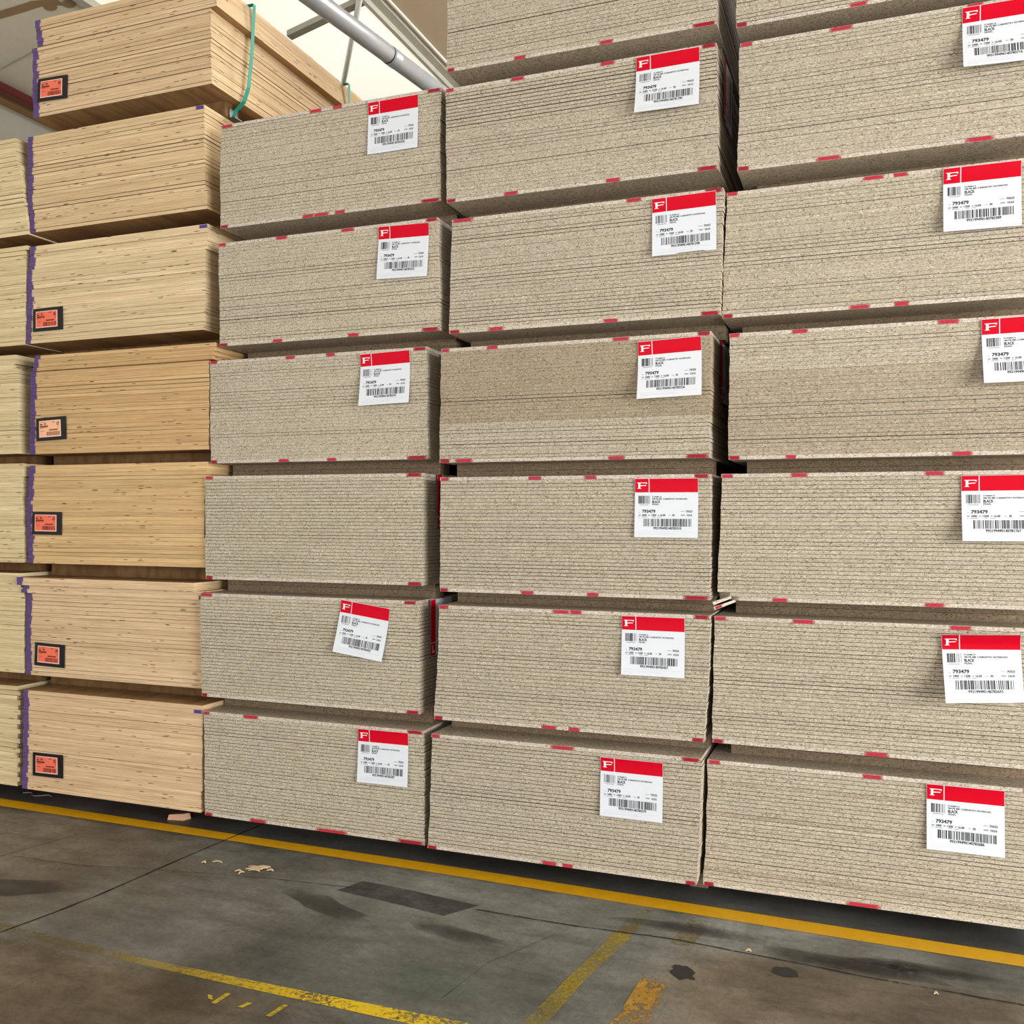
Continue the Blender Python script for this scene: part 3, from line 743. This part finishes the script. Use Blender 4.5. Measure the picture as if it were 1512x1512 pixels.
M_fcrack = worn('crack_dirt', rgb(22, 22, 22), rgb(34, 32, 30), .42, .48, .8, None, 50)
crack([(.328, -.401), (.75, -.405), (1.083, -.382), (1.348, -.397), (1.809, -.434), (2.5, -.46)], .006, 'floor_crack', M_fcrack)
crack([(-2.2, -.9), (-1.921, -.645), (-1.825, -.28)], .003, 'floor_crack', M_fcrack)
crack([(-1.9, -.62), (-1.5, -.60), (-1.17, -.52), (-.6, -.42), (-.1, -.37)], .003, 'floor_crack', M_fcrack)
crack([(.7, -.5), (.55, -.8), (.5, -1.1)], .0015, 'floor_crack', M_fcrack)
M_st1 = worn('stain_dark', rgb(56, 56, 55), rgb(70, 69, 67), .25, .40, .45)
M_st2 = worn('stain_oil', rgb(24, 24, 25), rgb(36, 36, 36), .28, .45, .4)
def blob(cx, cy, rx, ry, mat, ang=0, k=.25, z=.0018):
    mb = MB(); n = 22; pts = []
    for i in range(n):
        t = 2 * PI * i / n; r = 1 + random.uniform(-k, k)
        x, y = rx * r * math.cos(t), ry * r * math.sin(t)
        pts.append((cx + x * math.cos(ang) - y * math.sin(ang), cy + x * math.sin(ang) + y * math.cos(ang), z))
    mb.add(pts, [tuple(range(n))]); mb.build('floor_stain', mat, FL)['label'] = 'dark stain'
M_patch = worn('patch_dark', rgb(56, 56, 57), rgb(70, 70, 70), .24, .62, .5, None, 7)
M_oilplain = plain('oil_mark', rgb(30, 31, 34), .4, .4, 0, .3)
mb = MB(); mb.add([(-.28, -.43, .001), (.05, -.47, .001), (.24, -.50, .001), (.33, -.36, .001), (.02, -.32, .001), (-.23, -.30, .001)], [(0, 1, 2, 3, 4, 5)])
mb.build('floor_stain', M_patch, FL)['label'] = 'dark rectangular patch'
blob(1.20, -.625, .045, .055, M_oilplain, .3, .3)
blob(1.525, -.495, .045, .035, M_oilplain, 0, .1)
blob(-.25, -.58, .30, .06, M_st1, -.35); blob(1.75, -.36, .35, .07, M_st2); blob(2.0, -.3, .3, .05, M_st2); blob(1.2, -.28, .3, .06, M_st1); blob(-1.6, -.9, .4, .08, M_st1, .3); blob(.35, -.62, .28, .05, M_st1, -.2)

# things lying on the floor
M_chip = plain('fresh_wood', rgb(214, 188, 150), .8, .2, 0, .3)
mb = MB()
vs = [(0, 0, 0), (.085, .018, 0), (.10, .06, 0), (.012, .05, 0), (.006, .004, .026), (.078, .022, .032), (.095, .056, .03), (.014, .046, .024)]
mb.add(vs, [(3, 2, 1, 0), (4, 5, 6, 7), (0, 1, 5, 4), (1, 2, 6, 5), (2, 3, 7, 6), (3, 0, 4, 7)])
o = mb.build('wood_offcut', plain('pink_wood', rgb(206, 160, 128), .8, .2, 0, .3), None, (-1.575, .055, .0005)); tag(o, 'small pale wood offcut on the floor beneath the lowest plywood pack', 'offcut')
def splinter(cx, cy, L, w, ang, lab):
    mb = MB(); n = 5; vs = []
    for i in range(n + 1):
        f = i / n; hw = w * (1 - abs(2 * f - 1) ** 3 * .7) / 2; zc = .004 * math.sin(PI * f)
        for s, z in ((-1, 0), (1, 0), (1, .0035), (-1, .0035)): vs.append((L * (f - .5), s * hw + .006 * math.sin(3 * f), z + zc))
    fs = [(i * 4 + k, (i + 1) * 4 + k, (i + 1) * 4 + (k + 1) % 4, i * 4 + (k + 1) % 4) for i in range(n) for k in range(4)] + [(3, 2, 1, 0), (n * 4, n * 4 + 1, n * 4 + 2, n * 4 + 3)]
    mb.add(vs, fs)
    o = mb.build('wood_splinter', M_chip, None, (cx, cy, .0022), (0, 0, ang)); tag(o, lab, 'splinter', 'wood splinters on the floor')
heap = [(-.742, -.362, .075, .012, .3), (-.722, -.335, .08, .014, .5), (-.755, -.348, .06, .012, -.2), (-.705, -.350, .05, .010, .9), (-.730, -.378, .055, .010, .1)]
for q in heap: splinter(*q, 'pale wood splinter in the little heap on the floor before the left-hand chipboard column')
splinter(-.790, -.408, .03, .008, .4, 'short pale splinter just left of the little heap on the floor')
splinter(-.765, -.42, .028, .009, 1.2, 'short pale splinter just before the little heap on the floor')
splinter(-.665, -.352, .03, .012, .2, 'short pale splinter just right of the little heap on the floor')
splinter(-1.0, -.378, .02, .014, .2, 'lone pale chip beside the concrete joint on the floor')
splinter(-.945, -.352, .05, .005, .1, 'thin pale splinter between the joint and the little heap')
splinter(1.39, -.385, .02, .012, .1, 'small pale chip on the floor crack at the right')
splinter(2.0, -.48, .014, .010, .1, 'tiny pale chip on the floor at the far right')
M_twine = plain('clear_twine', rgb(140, 140, 138), .4, .4)
cu = []
for i in range(25):
    f = i / 24; cu.append((-2.65 + .2 * f, .135 + .02 * math.sin(9 * f), .004))
mb = MB()
for a, b in zip(cu, cu[1:]): mb.tube(a, b, .0022, 6)
o = mb.build('loose_twine', M_twine); tag(o, 'loose grey strand of strapping on the floor under the plywood column', 'twine')

# ---------------------------------------------------------------- roof and walls
SL, Z6 = .23, 6.6
def rz(x): return Z6 + SL * x
M_ceil = plain('roof_lining_pale', rgb(226, 220, 202), .7, .2, 0, .12)
M_tan = plain('roof_lining_tan', rgb(190, 170, 142), .8, .2, 0, .1)
def slab(mb, x0, x1, y0, y1, mi=0, t=.06, dz=0):
    z0, z1 = rz(x0) + dz, rz(x1) + dz
    v = [(x0, y0, z0), (x1, y0, z1), (x1, y1, z1), (x0, y1, z0), (x0, y0, z0 + t), (x1, y0, z1 + t), (x1, y1, z1 + t), (x0, y1, z0 + t)]
    mb.add(v, [(3, 2, 1, 0), (4, 5, 6, 7), (0, 1, 5, 4), (1, 2, 6, 5), (2, 3, 7, 6), (3, 0, 4, 7)], mi)
mb = MB()
slab(mb, -5.6, -4.02, -9.5, 7.2, 0); slab(mb, -4.02, -2.3, -9.5, -1.5, 0); slab(mb, -2.3, .1, -9.5, 7.2, 1); slab(mb, .1, 1.9, -9.5, 2.2, 1); slab(mb, .1, 1.9, 7.0, 7.2, 1); slab(mb, 1.9, 9, -9.5, 7.2, 1)
CE = mb.build('ceiling', [M_ceil, M_tan]); tag(CE, None, None, None, 'structure')
# translucent roof sheeting
n = NT('translucent_roof_sheet')
tl = n.add('ShaderNodeBsdfTranslucent'); tl.inputs[0].default_value = (.93, .89, .76, 1)
df = n.add('ShaderNodeBsdfDiffuse'); df.inputs[0].default_value = (.85, .82, .70, 1)
mx = n.add('ShaderNodeMixShader'); mx.inputs[0].default_value = .3
n.link(tl.outputs[0], mx.inputs[1]); n.link(df.outputs[0], mx.inputs[2]); n.link(mx.outputs[0], n.out.inputs['Surface'])
mb = MB()
def sheet(x0, x1, y0, y1): mb.quad((x0, y1, rz(x0) + .02), (x1, y1, rz(x1) + .02), (x1, y0, rz(x1) + .02), (x0, y0, rz(x0) + .02))
sheet(-4.02, -2.3, -1.5, 7.2)
mw = MB(); mw.quad((.1, 7.0, rz(.1) + .02), (1.9, 7.0, rz(1.9) + .02), (1.9, 2.2, rz(1.9) + .02), (.1, 2.2, rz(.1) + .02)); tag(mw.build('added_skylight', n.mat), None, None, None, 'structure')  # unseen second skylight, added to go with the fill lamp under it
W1 = mb.build('window_1', n.mat); tag(W1, None, None, None, 'structure')
M_purlin = plain('galvanised_purlin', rgb(186, 182, 168), .5, .4, .1, .25)
M_bar = plain('white_rod', rgb(228, 228, 222), .4, .4)
M_dgrey = plain('grey_angle', rgb(150, 146, 132), .5, .4, .1, .25)
def trim(name, x0, x1, y0, y1, t, mat, dz=-.08):
    mb = MB(); slab(mb, x0, x1, y0, y1, 0, t, dz); tag(mb.build(name, mat), None, None, None, 'structure')
trim('trim_1', -2.30, -2.27, -9, 7.2, .08, M_purlin)
trim('trim_2', -2.27, -2.20, -9, 7.2, .03, M_purlin, -.03)
trim('trim_3', -2.165, -2.15, -9, 7.2, .02, M_bar, -.02)
trim('trim_4', -3.07, -2.3, 3.28, 3.36, .05, M_dgrey, -.05)
trim('trim_5', -4.06, -4.0, -9, 7.2, .06, M_purlin, -.06)
trim('trim_6', -5.6, -4.06, 2.14, 2.155, .012, M_purlin, -.012)
# brown water mark on the pale lining
M_wm = plain('water_mark', rgb(158, 132, 100), .8, .2, 0, .2)
pts = [(-5.2, 1.2), (-4.95, 1.45), (-4.72, 1.66), (-4.5, 1.72), (-4.36, 1.75), (-4.27, 1.80), (-4.2, 1.86)]
mb = MB()
for i, (a, b) in enumerate(zip(pts, pts[1:])):
    w0, w1 = .045, .045
    mb.quad((a[0], a[1] - w0, rz(a[0]) - .004), (b[0], b[1] - w1, rz(b[0]) - .004), (b[0], b[1] + w1, rz(b[0]) - .004), (a[0], a[1] + w0, rz(a[0]) - .004))
for cx, cy in ((-4.30, 1.84), (-4.17, 1.90)):
    k = 14; mb.add([(cx + .05 * math.cos(2 * PI * i / k), cy + .05 * math.sin(2 * PI * i / k), rz(cx + .05 * math.cos(2 * PI * i / k)) - .006) for i in range(k)], [tuple(range(k))])
o = mb.build('water_stain', M_wm, CE); o['label'] = 'brown water stain'
M_wall = plain('wall_grey', rgb(176, 170, 156), .8, .2, 0, .08)
mb = MB(); mb.box(-5.7, -5.52, -9.5, 7.2, 0, rz(-5.52) + .02); tag(mb.build('wall_left', M_wall), None, None, None, 'structure')
mb = MB(); mb.box(-5.7, 9, 7.2, 7.35, 0, 9); tag(mb.build('wall_rear', M_wall), None, None, None, 'structure')
mb = MB(); mb.box(-5.52, 9, 2.75, 2.9, 0, 4.3); tag(mb.build('light_block_wall', M_wall), None, None, None, 'structure')  # added wall hidden behind the stacks, blocks light from the rear
trim('trim_7', -5.52, -5.44, -9, 7.2, .07, plain('tan_batten', rgb(158, 128, 88), .7, .2), -.07)
# pipes
M_clip = plain('clip_steel', rgb(120, 116, 110), .4, .4, .5)
M_pipe = plain('grey_duct_metal', rgb(176, 178, 184), .34, .5, .35, .2)
M_band = plain('black_band', (.02, .02, .02, 1), .5, .3)
P1, P2 = Vector((-2.165, 2.325, 5.5)), Vector((-1.955, 3.975, 5.5)); D = (P2 - P1).normalized()
o = empty('metal_pipe', P1 - D * 4)
mb = MB(); mb.tube((0, 0, 0), D * 8.0, .075, 28); mb.build('tube', M_pipe, o, smooth=True)
mb = MB(); q = D * (4 + (3.27 - 2.325)); mb.tube(q, q + D * .015, .0765, 28); mb.build('clamp_band', M_band, o)['label'] = 'black clamp band'
mb = MB(); mb.tube(q + D * .03, q + D * .12, .078, 28); mb.build('coupling', M_pipe, o)
for s in (.6, 6.8):
    mb = MB(); h = D * s; mb.tube(h, h + Vector((0, 0, rz((P1 - D * 4 + h).x) - 5.5 - .01)), .008, 8); mb.build('hanger_rod', M_bar, o)
tag(o, 'thick grey metal pipe running under the skylight', 'pipe')
mb = MB(); a = Vector((-3.45, 4.75, rz(-3.45) - .06)); b = Vector((-1.75, 2.5, rz(-1.75) - .08)); mb.tube((0, 0, 0), b - a, .026, 12)
o = mb.build('brace_rod', M_bar, None, a, smooth=True); tag(o, 'thin white bracing rod slanting under the skylight', 'rod')
mb = MB(); mb.tube((0, 0, 0), (0, 16, 0), .045, 16)
o = empty('sprinkler_pipe', (-5.32, -9, 5.31)); mb.build('tube', plain('dark_red_paint', rgb(104, 34, 34), .4, .4), o, smooth=True)
for yy in (2.0, 6.0, 10.0, 14.0):
    mb = MB(); mb.box(-.199, .05, yy, yy + .03, -.052, -.046); mb.box(-.199, -.19, yy - .02, yy + .05, -.08, .02); mb.build('wall_bracket', M_clip, o)
tag(o, 'dark red pipe along the top of the left wall', 'pipe')

# ---------------------------------------------------------------- daylight
w = bpy.data.worlds.new('World'); bpy.context.scene.world = w; w.use_nodes = True
bg = w.node_tree.nodes['Background']; bg.inputs[0].default_value = (.86, .93, 1.0, 1); bg.inputs[1].default_value = .8
def area(name, loc, tgt, sx, sy, e, col=(1, 1, 1)):
    l = bpy.data.lights.new(name, 'AREA'); l.shape = 'RECTANGLE'; l.size = sx; l.size_y = sy; l.energy = e; l.color = col
    o = bpy.data.objects.new(name, l); C.objects.link(o); o.location = loc
    o.rotation_euler = (Vector(tgt) - Vector(loc)).to_track_quat('-Z', 'Y').to_euler()
    return o
area('daylight_door', (8.7, -3.7, 1.75), (0.0, -.9, .8), 5.2, 3.4, 1080, (1, .985, .95))
area('daylight_front', (-1.2, -9.2, 1.8), (-0.8, 0, .8), 7, 3.4, 280, (1, .985, .95))
area('roof_fill_lamp', (1.0, 4.6, 6.7), (0.2, 4.0, 3), 1.8, 4.5, 760, (1, .98, .94))  # added fill lamp, brightens the right side of the top plywood pack
sl = bpy.data.lights.new('sun', 'SUN'); sl.energy = 2.3; sl.angle = math.radians(3); sl.color = (1, .98, .92)
so_ = bpy.data.objects.new('sun', sl); C.objects.link(so_); so_.location = (0, 8, 14); so_.rotation_euler = (math.radians(-24), 0, 0)

# ---------------------------------------------------------------- camera
cam = bpy.data.cameras.new('Camera'); co = bpy.data.objects.new('Camera', cam); C.objects.link(co)
R = [[0.93523, -0.35404, -0.00069], [0.35403, 0.93521, -0.00637], [0.0029, 0.00571, 0.99998]]
loc = (1.7975, -3.8712, 1.5549)
co.matrix_world = Matrix(((R[0][0], R[0][2], -R[0][1], loc[0]), (R[1][0], R[1][2], -R[1][1], loc[1]), (R[2][0], R[2][2], -R[2][1], loc[2]), (0, 0, 0, 1)))
cam.sensor_width = 36; cam.sensor_fit = 'HORIZONTAL'; cam.lens = 36 * 1397.63 / 1512; cam.shift_y = .0005
cam.clip_end = 60
sc = bpy.context.scene; sc.camera = co
vs_ = sc.view_settings; vs_.view_transform = 'Standard'; vs_.look = 'None'; vs_.exposure = -0.16; vs_.gamma = 1.0; vs_.use_curve_mapping = False
